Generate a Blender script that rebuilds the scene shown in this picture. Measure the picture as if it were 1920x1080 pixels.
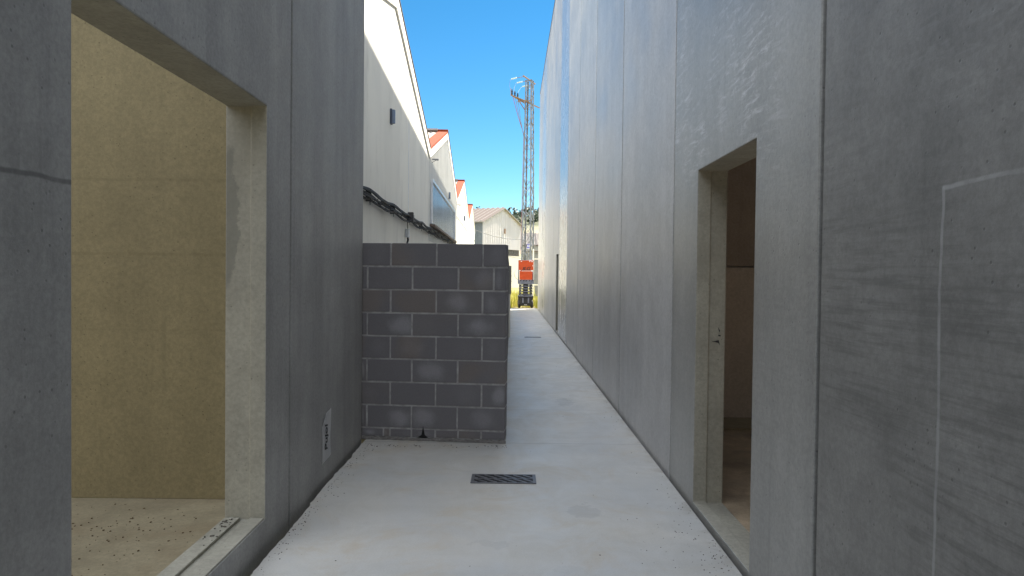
import bpy, bmesh, math, random
from mathutils import Vector, Matrix, noise as mnoise
random.seed(7)
R = math.radians
for o in list(bpy.data.objects):
    bpy.data.objects.remove(o, do_unlink=True)
scene = bpy.context.scene
C = scene.collection

# ------------------------------------------------------------------ camera
cam_d = bpy.data.cameras.new('camera'); cam = bpy.data.objects.new('camera', cam_d); C.objects.link(cam)
YAW, PITCH, ROLL, EYE, FPX = 0.0019, -0.0190, 0.0113, 1.4407, 1328.16
cam_d.sensor_width = 36.0; cam_d.lens = FPX / 1920 * 36.0
cam_d.clip_start = 0.05; cam_d.clip_end = 3000
cy, sy = math.cos(YAW), math.sin(YAW)
fw = Vector((sy*math.cos(PITCH), cy*math.cos(PITCH), math.sin(PITCH)))
rt = Vector((cy, -sy, 0)); up = rt.cross(fw)
c_, s_ = math.cos(ROLL), math.sin(ROLL)
rt, up = c_*rt + s_*up, -s_*rt + c_*up
M = Matrix((rt, up, -fw)).transposed().to_4x4(); M.translation = Vector((0, 0, EYE))
cam.matrix_world = M
scene.camera = cam

# ------------------------------------------------------------------ sky and sun
SUN_AZ, SUN_EL = R(36.0), R(44.6)          # azimuth measured from +Y towards +X
w = bpy.data.worlds.new('World'); scene.world = w; w.use_nodes = True
nt = w.node_tree; bg = nt.nodes['Background']
sky = nt.nodes.new('ShaderNodeTexSky'); sky.sky_type = 'NISHITA'; sky.sun_disc = False
sky.sun_elevation = SUN_EL; sky.sun_rotation = SUN_AZ
sky.air_density = 0.8; sky.dust_density = 0.0; sky.ozone_density = 3.0; sky.altitude = 0
# bright cloud added out of view, overhead and behind, to fill the shaded walls
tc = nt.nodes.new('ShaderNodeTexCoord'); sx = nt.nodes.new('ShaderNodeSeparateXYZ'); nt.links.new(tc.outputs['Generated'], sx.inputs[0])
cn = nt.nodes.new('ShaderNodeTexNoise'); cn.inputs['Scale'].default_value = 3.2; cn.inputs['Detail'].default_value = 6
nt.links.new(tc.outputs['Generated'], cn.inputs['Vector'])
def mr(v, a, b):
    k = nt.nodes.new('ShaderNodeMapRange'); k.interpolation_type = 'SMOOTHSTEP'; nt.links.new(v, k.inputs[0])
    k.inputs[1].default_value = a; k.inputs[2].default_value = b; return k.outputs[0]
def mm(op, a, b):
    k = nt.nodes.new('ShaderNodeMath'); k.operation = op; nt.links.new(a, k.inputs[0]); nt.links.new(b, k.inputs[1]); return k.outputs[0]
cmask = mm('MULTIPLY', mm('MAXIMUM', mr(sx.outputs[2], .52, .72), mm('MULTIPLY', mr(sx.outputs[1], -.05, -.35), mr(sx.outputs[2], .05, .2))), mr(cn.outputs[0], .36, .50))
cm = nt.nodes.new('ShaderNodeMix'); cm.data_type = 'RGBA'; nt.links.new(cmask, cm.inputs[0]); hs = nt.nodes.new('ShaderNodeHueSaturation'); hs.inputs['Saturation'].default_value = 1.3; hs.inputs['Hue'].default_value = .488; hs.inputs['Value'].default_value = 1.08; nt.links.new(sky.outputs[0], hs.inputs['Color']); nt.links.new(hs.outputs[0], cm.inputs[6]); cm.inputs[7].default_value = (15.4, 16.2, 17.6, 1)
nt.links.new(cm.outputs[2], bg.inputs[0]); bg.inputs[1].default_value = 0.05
sl = bpy.data.lights.new('sun', 'SUN'); so = bpy.data.objects.new('sun', sl); C.objects.link(so)
sl.energy = 4.4; sl.angle = R(0.5); sl.color = (1.0, 0.92, 0.78)
sd = Vector((math.sin(SUN_AZ)*math.cos(SUN_EL), math.cos(SUN_AZ)*math.cos(SUN_EL), math.sin(SUN_EL)))
so.rotation_euler = sd.to_track_quat('Z', 'Y').to_euler(); so.location = (10, 20, 30)
scene.view_settings.view_transform = 'Standard'; scene.view_settings.look = 'None'
scene.view_settings.gamma = 1.0; scene.view_settings.exposure = 1.65

# ------------------------------------------------------------------ helpers
ORG = {}
def tag(o, label=None, cat=None, group=None, kind=None):
    if label: o['label'] = label
    if cat: o['category'] = cat
    if group: o['group'] = group
    if kind: o['kind'] = kind
    return o
def thing(name, loc, label, cat, group=None):
    o = bpy.data.objects.new(name, None); C.objects.link(o); o.location = loc; o.empty_display_size = .2
    ORG[o.name] = Vector(loc)
    return tag(o, label, cat, group)
def root_org(o):
    while o is not None:
        if o.name in ORG: return ORG[o.name]
        o = o.parent
    return Vector((0, 0, 0))
def obj(name, bm, mat, parent=None, bevel=0, smooth=False, loc=None):
    """link bm (world coordinates) as one mesh object; loc = origin of a parentless mesh"""
    me = bpy.data.meshes.new(name)
    org = root_org(parent) if parent is not None else Vector(loc or (0, 0, 0))
    bmesh.ops.translate(bm, verts=bm.verts, vec=-org)
    bmesh.ops.recalc_face_normals(bm, faces=bm.faces)
    bm.to_mesh(me); bm.free()
    o = bpy.data.objects.new(name, me); C.objects.link(o)
    if parent is not None: o.parent = parent
    else: o.location = org; ORG[o.name] = org
    for m in (mat if isinstance(mat, list) else [mat]): me.materials.append(m)
    if smooth:
        for p in me.polygons: p.use_smooth = True
    if bevel:
        b = o.modifiers.new('bevel', 'BEVEL'); b.width = bevel; b.segments = 2; b.limit_method = 'ANGLE'; b.angle_limit = R(40)
    return o
def box(bm, x0, x1, y0, y1, z0, z1, mi=0):
    v = [bm.verts.new(p) for p in ((x0,y0,z0),(x1,y0,z0),(x1,y1,z0),(x0,y1,z0),(x0,y0,z1),(x1,y0,z1),(x1,y1,z1),(x0,y1,z1))]
    fs = []
    for q in ((0,3,2,1),(4,5,6,7),(0,1,5,4),(1,2,6,5),(2,3,7,6),(3,0,4,7)):
        f = bm.faces.new([v[i] for i in q]); f.material_index = mi; fs.append(f)
    return v, fs
def hexa(bm, pts, mi=0):
    """8 points: bottom loop of 4 then top loop of 4"""
    v = [bm.verts.new(p) for p in pts]
    fs = []
    for q in ((0,3,2,1),(4,5,6,7),(0,1,5,4),(1,2,6,5),(2,3,7,6),(3,0,4,7)):
        f = bm.faces.new([v[i] for i in q]); f.material_index = mi; fs.append(f)
    return v, fs
def prism(bm, poly, fn, a, b):
    """extrude poly (2-D points) between depths a and b through fn(p, depth)"""
    A = [bm.verts.new(fn(p, a)) for p in poly]; B = [bm.verts.new(fn(p, b)) for p in poly]
    bm.faces.new(A); bm.faces.new(B[::-1])
    n = len(poly)
    for i in range(n):
        bm.faces.new((A[i], A[(i+1) % n], B[(i+1) % n], B[i]))
def tube(bm, pts, r, seg=8, cap=True):
    pts = [Vector(p) for p in pts]; rings = []
    for i, p in enumerate(pts):
        t = (pts[min(i+1, len(pts)-1)] - pts[max(i-1, 0)]).normalized()
        a = Vector((0, 0, 1)) if abs(t.z) < .9 else Vector((1, 0, 0))
        u = t.cross(a).normalized(); v = t.cross(u).normalized()
        rr = r[i] if isinstance(r, (list, tuple)) else r
        rings.append([bm.verts.new(p + rr*(math.cos(2*math.pi*k/seg)*u + math.sin(2*math.pi*k/seg)*v)) for k in range(seg)])
    for a, b in zip(rings, rings[1:]):
        for k in range(seg):
            bm.faces.new((a[k], a[(k+1) % seg], b[(k+1) % seg], b[k]))
    if cap:
        bm.faces.new(rings[0][::-1]); bm.faces.new(rings[-1])
def bar(bm, p, q, wdt, hgt=None):
    """square bar between two points"""
    hgt = hgt or wdt
    p, q = Vector(p), Vector(q); t = (q-p).normalized()
    a = Vector((0, 0, 1)) if abs(t.z) < .9 else Vector((0, 1, 0))
    u = t.cross(a).normalized()*wdt/2; v = t.cross(u).normalized()*hgt/2
    hexa(bm, [p-u-v, p+u-v, p+u+v, p-u+v, q-u-v, q+u-v, q+u+v, q-u+v])
def angle_bar(bm, p, q, wdt, th, d1, d2):
    """steel angle: two thin flanges along directions d1, d2"""
    p, q = Vector(p), Vector(q); d1 = Vector(d1).normalized(); d2 = Vector(d2).normalized()
    for a, b in ((d1, d2), (d2, d1)):
        hexa(bm, [p, p+a*wdt, p+a*wdt+b*th, p+b*th, q, q+a*wdt, q+a*wdt+b*th, q+b*th])
def lathe(bm, prof, org, axis, seg=16):
    """prof = [(distance along axis, radius)]"""
    axis = Vector(axis).normalized(); org = Vector(org)
    a = Vector((0, 0, 1)) if abs(axis.z) < .9 else Vector((1, 0, 0))
    u = axis.cross(a).normalized(); v = axis.cross(u)
    rings = [[bm.verts.new(org + axis*d + r*(math.cos(2*math.pi*k/seg)*u + math.sin(2*math.pi*k/seg)*v)) for k in range(seg)] for d, r in prof]
    for A, B in zip(rings, rings[1:]):
        for k in range(seg): bm.faces.new((A[k], A[(k+1) % seg], B[(k+1) % seg], B[k]))
    bm.faces.new(rings[0][::-1]); bm.faces.new(rings[-1])
def NB(): return bmesh.new()
def text_obj(name, body, mat, parent, mat4, size, depth=.002, shear=0, sx=1):
    """real lettering as a mesh, placed by mat4 (world)"""
    cu = bpy.data.curves.new('lettering', 'FONT'); cu.body = body; cu.size = size; cu.extrude = depth
    cu.align_x = 'CENTER'; cu.align_y = 'CENTER'; cu.shear = shear; cu.offset = size*.02
    t = bpy.data.objects.new('lettering', cu); C.objects.link(t)
    bpy.context.view_layer.update()
    me = bpy.data.meshes.new_from_object(t.evaluated_get(bpy.context.evaluated_depsgraph_get()))
    bpy.data.objects.remove(t, do_unlink=True)
    bm = NB(); bm.from_mesh(me); bpy.data.meshes.remove(me)
    bmesh.ops.scale(bm, vec=(sx, 1, 1), verts=bm.verts)
    bmesh.ops.transform(bm, matrix=mat4, verts=bm.verts)
    return obj(name, bm, mat, parent)

# ------------------------------------------------------------------ materials
class NT:
    def __init__(s, name):
        s.m = bpy.data.materials.new(name); s.m.use_nodes = True; s.t = s.m.node_tree
        s.b = s.t.nodes['Principled BSDF']; s._pos = None
    def n(s, typ, **kw):
        nd = s.t.nodes.new(typ)
        for k, v in kw.items(): setattr(nd, k, v)
        return nd
    def put(s, sock, v):
        if isinstance(v, (int, float)): sock.default_value = v
        elif isinstance(v, (tuple, list)):
            sock.default_value = tuple(v) + ((1,) if len(v) == 3 and len(sock.default_value) == 4 else ())
        else: s.t.links.new(v, sock)
    def pos(s):
        if s._pos is None: s._pos = s.n('ShaderNodeNewGeometry').outputs['Position']
        return s._pos
    def sep(s, v=None):
        k = s.n('ShaderNodeSeparateXYZ'); s.put(k.inputs[0], v or s.pos()); return k.outputs
    def map(s, scale=(1,1,1), rot=(0,0,0), loc=(0,0,0), v=None):
        k = s.n('ShaderNodeMapping'); s.put(k.inputs[0], v or s.pos())
        k.inputs['Scale'].default_value = scale; k.inputs['Rotation'].default_value = rot; k.inputs['Location'].default_value = loc
        return k.outputs[0]
    def noise(s, scale, detail=4, rough=.6, v=None, dist=0):
        k = s.n('ShaderNodeTexNoise'); s.put(k.inputs['Vector'], v or s.pos())
        k.inputs['Scale'].default_value = scale; k.inputs['Detail'].default_value = detail
        k.inputs['Roughness'].default_value = rough; k.inputs['Distortion'].default_value = dist
        return k.outputs['Fac']
    def vor(s, scale, v=None, feature='F1', out='Distance'):
        k = s.n('ShaderNodeTexVoronoi', feature=feature); s.put(k.inputs['Vector'], v or s.pos())
        k.inputs['Scale'].default_value = scale
        return k.outputs[out]
    def math(s, op, a, b=0, c=0, clamp=False):
        k = s.n('ShaderNodeMath', operation=op); k.use_clamp = clamp
        s.put(k.inputs[0], a); s.put(k.inputs[1], b)
        if op in ('COMPARE', 'MULTIPLY_ADD', 'SMOOTH_MIN', 'WRAP'): s.put(k.inputs[2], c)
        return k.outputs[0]
    def rng(s, v, a, b, c=0, d=1, smooth=True):
        k = s.n('ShaderNodeMapRange'); k.interpolation_type = 'SMOOTHSTEP' if smooth else 'LINEAR'
        s.put(k.inputs[0], v)
        for i, x in enumerate((a, b, c, d)): k.inputs[i+1].default_value = x
        return k.outputs[0]
    def mix(s, f, a, b, mode='MIX'):
        k = s.n('ShaderNodeMix', data_type='RGBA', blend_type=mode)
        s.put(k.inputs[0], f); s.put(k.inputs[6], a); s.put(k.inputs[7], b)
        return k.outputs[2]
    def bump(s, h, strength=.3, dist=.01):
        k = s.n('ShaderNodeBump'); s.put(k.inputs['Height'], h)
        k.inputs['Strength'].default_value = strength; k.inputs['Distance'].default_value = dist
        s.t.links.new(k.outputs[0], s.b.inputs['Normal'])
    def done(s, col, rough=.7, metal=0, spec=.5):
        s.put(s.b.inputs['Base Color'], col); s.put(s.b.inputs['Roughness'], rough)
        s.put(s.b.inputs['Metallic'], metal); s.put(s.b.inputs['Specular IOR Level'], spec)
        return s.m
def mul3(c, k): return tuple(x*k for x in c)

def concrete(name, base, var=.25, streak=.25, pits=True, rough=(.45, .65), scr=None, lines=(), blobs=(), tint=None, obj_rand=.12, spec=.5, bumpk=.2, scr_lo=.15, dark_k=.0):
    t = NT(name)
    blotch = t.rng(t.noise(.9, 6, .62), .3, .7)
    med = t.rng(t.noise(4.5, 5, .65, dist=.6), .3, .72)
    vs = t.rng(t.noise(1.0, 5, .6, v=t.map((2.6, 2.6, .16))), .3, .7)
    fine = t.noise(48, 5, .75)
    rnd = t.n('ShaderNodeObjectInfo').outputs['Random']
    v = t.math('MULTIPLY_ADD', blotch, var, 1 - var/2)
    v = t.math('MULTIPLY', v, t.math('MULTIPLY_ADD', med, var*.6, 1 - var*.3))
    v = t.math('MULTIPLY', v, t.math('MULTIPLY_ADD', vs, streak, 1 - streak/2))
    v = t.math('MULTIPLY', v, t.math('MULTIPLY_ADD', t.rng(fine, .3, .7), .26, .87))
    v = t.math('MULTIPLY', v, t.math('MULTIPLY_ADD', rnd, obj_rand, 1 - obj_rand/2))
    col = t.mix(1, base, v, 'MULTIPLY')
    drip = t.math('MULTIPLY', t.rng(t.noise(1.0, 4, .6, v=t.map((14, 14, .35), loc=(2, 5, 1))), .56, .70), t.rng(t.noise(1.4, 3, v=t.map(loc=(4, 1, 8))), .42, .60))
    col = t.mix(t.math('MULTIPLY', drip, .18), col, mul3(base, .45))
    if tint: col = t.mix(t.math('MULTIPLY', t.rng(t.noise(1.7, 5, .7, dist=.4), .48, .72), .55), col, tint)
    h = fine
    if pits:
        d = t.vor(26); sel = t.rng(t.noise(5), .42, .58)
        sm = t.math('MULTIPLY', t.rng(d, .06, .16, 1, 0), sel)
        d2 = t.rng(t.vor(9), .022, .045, 1, 0)
        pm = t.math('MAXIMUM', sm, d2)
        col = t.mix(t.math('MULTIPLY', pm, .55), col, mul3(base, .3))
        h = t.math('SUBTRACT', h, t.math('MULTIPLY', pm, 1.5))
    if scr:      # (rotation about X, strength, colour): scraped lime bloom
        rot, k, cc = scr
        n1 = t.noise(1.0, 9, .78, v=t.map((1, 5.0, 26), (rot, 0, 0)), dist=.6)
        n2 = t.math('MULTIPLY', t.rng(t.noise(1.3, 4), .40, .60), t.rng(t.sep()[2], 1.5, 2.6, scr_lo, 1))
        col = t.mix(t.math('MULTIPLY', t.math('MULTIPLY', t.rng(n1, .48, .66), n2), k), col, cc)
        n3 = t.rng(t.noise(1.0, 7, .7, v=t.map((1, 2.6, 46), (R(3), 0, 0), (7, 3, 1)), dist=.18), .42, .66)
        col = t.mix(t.math('MULTIPLY', t.math('MULTIPLY', n3, t.rng(t.noise(.9, 3, v=t.map(loc=(9, 2, 5))), .42, .6)), dark_k), col, mul3(base, .55))
    p = t.sep()
    for (axis, cen, hw, lo, hi, ax2, cc, k) in lines:
        wob = t.math('MULTIPLY_ADD', t.noise(3.5, 3), .03, -.015)
        a = t.math('ADD', p[axis], wob)
        dd = t.math('ABSOLUTE', t.math('SUBTRACT', a, cen))
        mk = t.rng(dd, hw*.4, hw*1.3, 1, 0)
        mk = t.math('MULTIPLY', mk, t.math('MULTIPLY', t.math('GREATER_THAN', p[ax2], lo), t.math('LESS_THAN', p[ax2], hi)))
        mk = t.math('MULTIPLY', mk, t.rng(t.noise(9, 4), .3, .6, .35, 1))
        col = t.mix(t.math('MULTIPLY', mk, k), col, cc)
    for (cx, cz, rx, rz, cc, k) in blobs:
        wob = t.math('MULTIPLY_ADD', t.noise(14, 4, .65), .10, -.05)
        dx = t.math('DIVIDE', t.math('ADD', t.math('SUBTRACT', p[0], cx), wob), rx)
        dz = t.math('DIVIDE', t.math('ADD', t.math('SUBTRACT', p[2], cz), wob), rz)
        d = t.math('ADD', t.math('MULTIPLY', dx, dx), t.math('MULTIPLY', dz, dz))
        col = t.mix(t.math('MULTIPLY', t.rng(d, .75, 1.15, 1, 0), k), col, cc)
    t.bump(h, bumpk, .004)
    r = t.math('MULTIPLY_ADD', t.math('ADD', t.math('MULTIPLY', blotch, .5), t.math('MULTIPLY', rnd, .5)), rough[1]-rough[0], rough[0])
    return t.done(col, r, 0, spec)

G = (.30, .30, .30)
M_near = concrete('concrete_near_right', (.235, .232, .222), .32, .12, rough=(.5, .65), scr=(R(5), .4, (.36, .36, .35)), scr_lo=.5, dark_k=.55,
                  lines=((1, 1.905, .007, -.1, 1.69, 2, (.42, .42, .42), .6), (2, 1.69, .007, -3, 1.905, 1, (.42, .42, .42), .7)))
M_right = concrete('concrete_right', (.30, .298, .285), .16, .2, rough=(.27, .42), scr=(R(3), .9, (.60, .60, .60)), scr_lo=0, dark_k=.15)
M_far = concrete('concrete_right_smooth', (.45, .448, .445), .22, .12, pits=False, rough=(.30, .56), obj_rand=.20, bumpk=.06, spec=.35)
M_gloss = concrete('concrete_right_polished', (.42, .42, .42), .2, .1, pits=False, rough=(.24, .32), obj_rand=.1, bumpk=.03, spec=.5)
M_left = concrete('concrete_left', (.31, .308, .30), .26, .28, rough=(.5, .65),
                  lines=((2, 1.69, .008, -3, 2.05, 1, (.09, .09, .09), .7),))
M_jamb = concrete('concrete_jamb', (.275, .265, .22), .3, .1, rough=(.6, .75), tint=(.22, .21, .17), blobs=((-1.475, 1.72, .055, .36, (.13, .13, .11), .6),))
M_room = concrete('tan_concrete', (.228, .192, .108), .16, .12, rough=(.7, .8), spec=.3,
                  lines=((2, 1.99, .010, -9, 9, 0, (.12, .095, .05), .27), (2, 1.54, .010, -9, 9, 0, (.12, .095, .05), .27), (2, 1.08, .008, -9, 9, 0, (.12, .095, .05), .15)))
M_roomfloor = concrete('room_floor_concrete', (.26, .225, .15), .35, 0, rough=(.55, .7), tint=(.2, .15, .09))
M_rroom = concrete('brown_room_wall', (.29, .255, .23), .2, .1, pits=False, rough=(.6, .7))
M_rlow = concrete('grey_lower_wall', (.46, .42, .38), .15, .1, pits=False, rough=(.6, .7))
M_rfloor = concrete('brown_room_floor', (.34, .27, .19), .7, 0, rough=(.08, .5), tint=(.12, .08, .05))

def slab_mat():
    t = NT('slab_concrete'); p = t.sep()
    b1 = t.rng(t.noise(.7, 6, .62, dist=.5), .3, .7)
    b2 = t.rng(t.noise(3.2, 6, .68, v=t.map((1, .7, 1)), dist=.8), .3, .72)
    trow = t.rng(t.noise(1, 4, .6, v=t.map((.9, 7, 1))), .35, .7)     # trowel sweeps across the lane
    fine = t.noise(110, 3, .6)
    col = t.mix(b1, (.45, .46, .46), (.55, .53, .485))
    col = t.mix(t.math('MULTIPLY', b2, .35), col, (.37, .35, .30))
    col = t.mix(t.math('MULTIPLY', trow, .22), col, (.56, .56, .55))
    rust = t.math('MULTIPLY', t.rng(t.noise(1.6, 6, .72, dist=1), .48, .72), .5)
    col = t.mix(rust, col, (.44, .36, .25))
    # damp and dirty patches with shapes of their own
    wob = t.noise(9, 3, .6); wx = t.math('MULTIPLY_ADD', wob, .30, -.15)
    for (cx, cyy, rx, ry, k) in ((.47, 4.30, .095, .13, .22), (.62, 8.0, .10, .25, .3), (-.1, 3.75, .12, .05, .15), (.30, 3.45, .07, .04, .10)):
        dx = t.math('DIVIDE', t.math('ADD', t.math('SUBTRACT', p[0], cx), wx), rx)
        dy = t.math('DIVIDE', t.math('ADD', t.math('SUBTRACT', p[1], cyy), wx), ry)
        d = t.math('ADD', t.math('MULTIPLY', dx, dx), t.math('MULTIPLY', dy, dy))
        col = t.mix(t.math('MULTIPLY', t.rng(d, .8, 1.15, 1, 0), k), col, (.20, .20, .20))
    # hairline construction joints
    for yy, k in ((6.03, .5), (7.55, .25), (12.2, .45), (19.6, .4)):
        dd = t.math('ABSOLUTE', t.math('SUBTRACT', p[1], yy))
        col = t.mix(t.math('MULTIPLY', t.rng(dd, .004, .013, 1, 0), k), col, (.2, .2, .2))
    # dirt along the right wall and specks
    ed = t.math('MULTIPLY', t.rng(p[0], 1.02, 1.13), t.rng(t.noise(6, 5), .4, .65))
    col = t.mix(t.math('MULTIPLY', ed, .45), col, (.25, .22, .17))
    sp = t.math('MULTIPLY', t.rng(t.vor(15), .02, .05, 1, 0), t.rng(t.noise(2.3), .45, .6))
    col = t.mix(t.math('MULTIPLY', sp, .7), col, (.10, .09, .08))
    col = t.mix(1, col, t.math('MULTIPLY_ADD', fine, .3, .85), 'MULTIPLY')
    t.bump(t.math('ADD', fine, t.math('MULTIPLY', b2, 1.5)), .2, .004)
    return t.done(col, t.math('MULTIPLY_ADD', b2, .18, .34))
M_slab = slab_mat()

def simple(name, col, rough=.6, metal=0, var=.15, scale=8, spec=.5, dirt=None, stretch=(1, 1, 1)):
    t = NT(name)
    n = t.rng(t.noise(scale, 5, .6, v=t.map(stretch)), .3, .7)
    c = t.mix(1, col, t.math('MULTIPLY_ADD', n, var, 1 - var/2), 'MULTIPLY')
    if dirt: c = t.mix(t.math('MULTIPLY', t.rng(t.noise(scale*1.7, 6, .7, v=t.map(stretch)), .5, .75), .6), c, dirt)
    return t.done(c, t.math('MULTIPLY_ADD', n, .12, rough-.06), metal, spec)

M_joint = simple('joint_sealant', (.05, .048, .04), .8)
M_white = simple('white_render', (.87, .85, .77), .8, var=.10, scale=1.2, dirt=(.66, .64, .58), stretch=(1, 1, .4))
M_clad = simple('white_cladding', (.70, .70, .66), .55, var=.14, scale=2.5, dirt=(.60, .60, .56), stretch=(1, 1, .2))
M_orange = simple('orange_flashing', (.30, .055, .018), .8, dirt=(.26, .08, .03), spec=.2)
M_fibro = simple('fibre_cement_roof', (.36, .31, .26), .8, var=.3, scale=3, dirt=(.36, .26, .20))
M_fibro2 = simple('rusty_cream_roof', (.34, .31, .29), .85, var=.2, scale=2, dirt=(.27, .22, .19), spec=.2)
M_rustrib = simple('rusty_roof_rib', (.15, .12, .105), .85, spec=.2)
M_bclad = simple('pale_barn_cladding', (.92, .88, .87), .5, var=.1, scale=1.5, stretch=(1, 1, .1))
M_darkgut = simple('dark_flashing', (.13, .09, .07), .6)
M_poly = simple('corrugated_steel_glazing', (.42, .50, .60), .14, .85, var=.12, scale=6, stretch=(1, 1, .1))
M_alu = simple('aluminium_trim', (.62, .64, .68), .35, .6)
M_black = simple('black_plastic', (.018, .018, .02), .5)
M_cable = simple('black_cable_sheath', (.014, .014, .016), .6, spec=.25)
M_cable2 = simple('grey_cable_sheath', (.13, .13, .14), .5)
M_slate = simple('slate_lamp_body', (.05, .065, .10), .4)
M_lampglass = simple('lamp_diffuser', (.16, .21, .30), .2)
M_paper = simple('paper', (.86, .86, .87), .7, var=.06)
M_ink = simple('ink', (.015, .015, .02), .6)
M_iron = simple('cast_iron', (.13, .135, .15), .45, .4, var=.5, scale=30, dirt=(.20, .18, .15))
M_pit = simple('grate_pit', (.012, .012, .012), .9)
M_galv = simple('galvanised_steel', (.22, .23, .245), .55, .3, var=.3, scale=3)
M_rustarm = simple('rusty_arm_steel', (.30, .19, .12), .6, .3, dirt=(.18, .09, .05))
M_ins = simple('insulator_glass', (.62, .70, .62), .15)
M_magenta = simple('red_lead', (.35, .06, .10), .5)
M_cream = simple('cream_masonry', (.72, .68, .56), .85, var=.08, scale=1)
M_sidecl = simple('shaded_side_cladding', (.30, .33, .36), .5, .2, var=.2)  # shade on the barn's side wall is put into this darker colour
M_wdark = simple('dark_window', (.06, .045, .035), .3)
M_red = simple('lift_orange_paint', (.50, .062, .008), .42, var=.1)
M_liftgrey = simple('lift_grey_steel', (.17, .18, .23), .4, .4)
M_liftblack = simple('lift_black_steel', (.016, .016, .018), .4, var=.4)
M_tyre = simple('tyre_rubber', (.035, .033, .035), .8)
M_rim = simple('rim_paint', (.11, .10, .09), .5)
M_mark = simple('white_marking', (.8, .8, .8), .5)
M_blue = simple('sign_blue', (.10, .09, .50), .4)
M_greyshed = simple('grey_shed', (.34, .33, .30), .7, var=.3, scale=1.5)
M_crumb = simple('crumbled_mortar', (.16, .15, .14), .95, var=.6, scale=30)
M_leaf = simple('dry_leaf_bits', (.09, .055, .025), .9, var=.5, scale=40)
M_stub = simple('dark_debris', (.085, .075, .06), .9, var=.5, scale=40)

def block_mat():
    t = NT('charcoal_block')
    a = t.n('ShaderNodeAttribute', attribute_name='tone'); s = t.n('ShaderNodeSeparateColor'); t.put(s.inputs[0], a.outputs['Color'])
    n = t.rng(t.noise(3.4, 2, .4), .42, .68); f = t.noise(120, 3, .7)
    uv = t.n('ShaderNodeUVMap', uv_map='face').outputs[0]; p2 = t.sep(uv)
    cen = t.math('MULTIPLY_ADD', s.outputs[2], .7, .15)
    du = t.math('MULTIPLY', t.math('SUBTRACT', p2[0], cen), 1.35); dv = t.math('MULTIPLY', t.math('SUBTRACT', p2[1], .5), .9)
    dd = t.math('SQRT', t.math('ADD', t.math('MULTIPLY', du, du), t.math('MULTIPLY', dv, dv)))
    air = t.math('MULTIPLY', t.rng(t.math('ADD', dd, t.math('MULTIPLY_ADD', t.noise(5, 4), .7, -.35)), .08, .52, 1, 0), s.outputs[0])
    col = t.mix(air, (.163, .155, .164), (.262, .256, .268))
    col = t.mix(t.math('MULTIPLY', t.math('MULTIPLY', t.rng(t.noise(2.6, 2, .4, v=t.map(loc=(3, 4, 5))), .40, .60), s.outputs[1]), .5), col, (.20, .165, .14))
    w = t.math('MULTIPLY', t.rng(t.noise(1, 6, .75, v=t.map((9, 9, 1.3))), .60, .72), t.rng(t.noise(2.1), .5, .65))
    col = t.mix(t.math('MULTIPLY', w, .45), col, (.30, .30, .30))
    col = t.mix(1, col, t.math('MULTIPLY_ADD', f, .5, .75), 'MULTIPLY')
    t.bump(f, .35, .003)
    return t.done(col, .8, 0, .35)
M_block = block_mat()
M_mortar = simple('mortar', (.34, .33, .325), .9, var=.5, scale=14)

def ground_mat():
    t = NT('earth_and_dry_grass')
    n = t.rng(t.noise(.35, 8, .65), .4, .62); f = t.noise(9, 5, .7)
    col = t.mix(n, (.20, .16, .10), (.30, .30, .08))
    col = t.mix(1, col, t.math('MULTIPLY_ADD', f, .8, .6), 'MULTIPLY')
    t.bump(f, .6, .05)
    return t.done(col, .95, 0, .2)
def hill_mat():
    t = NT('scrub_hillside')
    n = t.rng(t.noise(.05, 8, .72), .42, .58); g = t.rng(t.sep()[2], 20, 36); f = t.noise(.4, 5, .7)
    col = t.mix(n, (.36, .31, .22), (.20, .20, .12))
    col = t.mix(t.math('MULTIPLY', g, .85), col, (.09, .11, .07))
    col = t.mix(1, col, t.math('MULTIPLY_ADD', f, 1.2, .4), 'MULTIPLY')
    return t.done(col, .95, 0, .1)
def leafy(name, c1, c2, scale=1.5, trans=0):
    t = NT(name); n = t.rng(t.noise(scale, 4), .35, .65)
    t.done(t.mix(n, c1, c2), .6, 0, .3)
    if trans:
        t.put(t.b.inputs['Subsurface Weight'], 0)
    return t.m
M_ground = ground_mat(); M_hill = hill_mat()
M_grass = leafy('yellow_green_weeds', (.36, .37, .06), (.58, .52, .15), 2.0)
M_pine = leafy('hill_pine', (.06, .08, .05), (.10, .125, .08), .1)

# ================================================================== SETTING
bm = NB(); 
v = [bm.verts.new(p) for p in ((-900, -300, -.07), (900, -300, -.07), (900, 1500, -.07), (-900, 1500, -.07))]; bm.faces.new(v)
tag(obj('ground', bm, M_ground), kind='structure')

XR, XL = 1.157, -1.270
# concrete lane: one slab with a ragged left edge along the near left wall
bm = NB(); rows = []
ys = [-4 + .035*i for i in range(int((6.3+4)/.035))]
for y in ys:
    e = XL + .036 + .010*mnoise.noise((y*2.3, 1.7, 0)) + .010*mnoise.noise((y*9, 0, 3)) + .006*mnoise.noise((y*27, 5, 3)) + (.012 if y < 4.4 else 0)
    rows.append((e, y))
for y in (6.35, 6.40): rows.append((XL+.03, y))
rows.append((-1.66, 6.46))
for k in range(40): rows.append((-1.68 - .0175*(6.5+k*.6-6.4), 6.5 + k*.6))
rows.append((-2.0, 30.15))
top = []
for (e, y) in rows:
    top.append((bm.verts.new((e, y, 0)), bm.verts.new((XR-.022, y, 0)), bm.verts.new((e, y, -.065)), bm.verts.new((XR-.022, y, -.065))))
for a, b in zip(top, top[1:]):
    bm.faces.new((a[0], a[1], b[1], b[0])); bm.faces.new((a[2], a[0], b[0], b[2])); bm.faces.new((a[1], a[3], b[3], b[1]))
bm.faces.new((top[0][0], top[0][2], top[0][3], top[0][1])); bm.faces.new((top[-1][0], top[-1][1], top[-1][3], top[-1][2]))
tag(obj('path', bm, M_slab), kind='structure')

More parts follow.
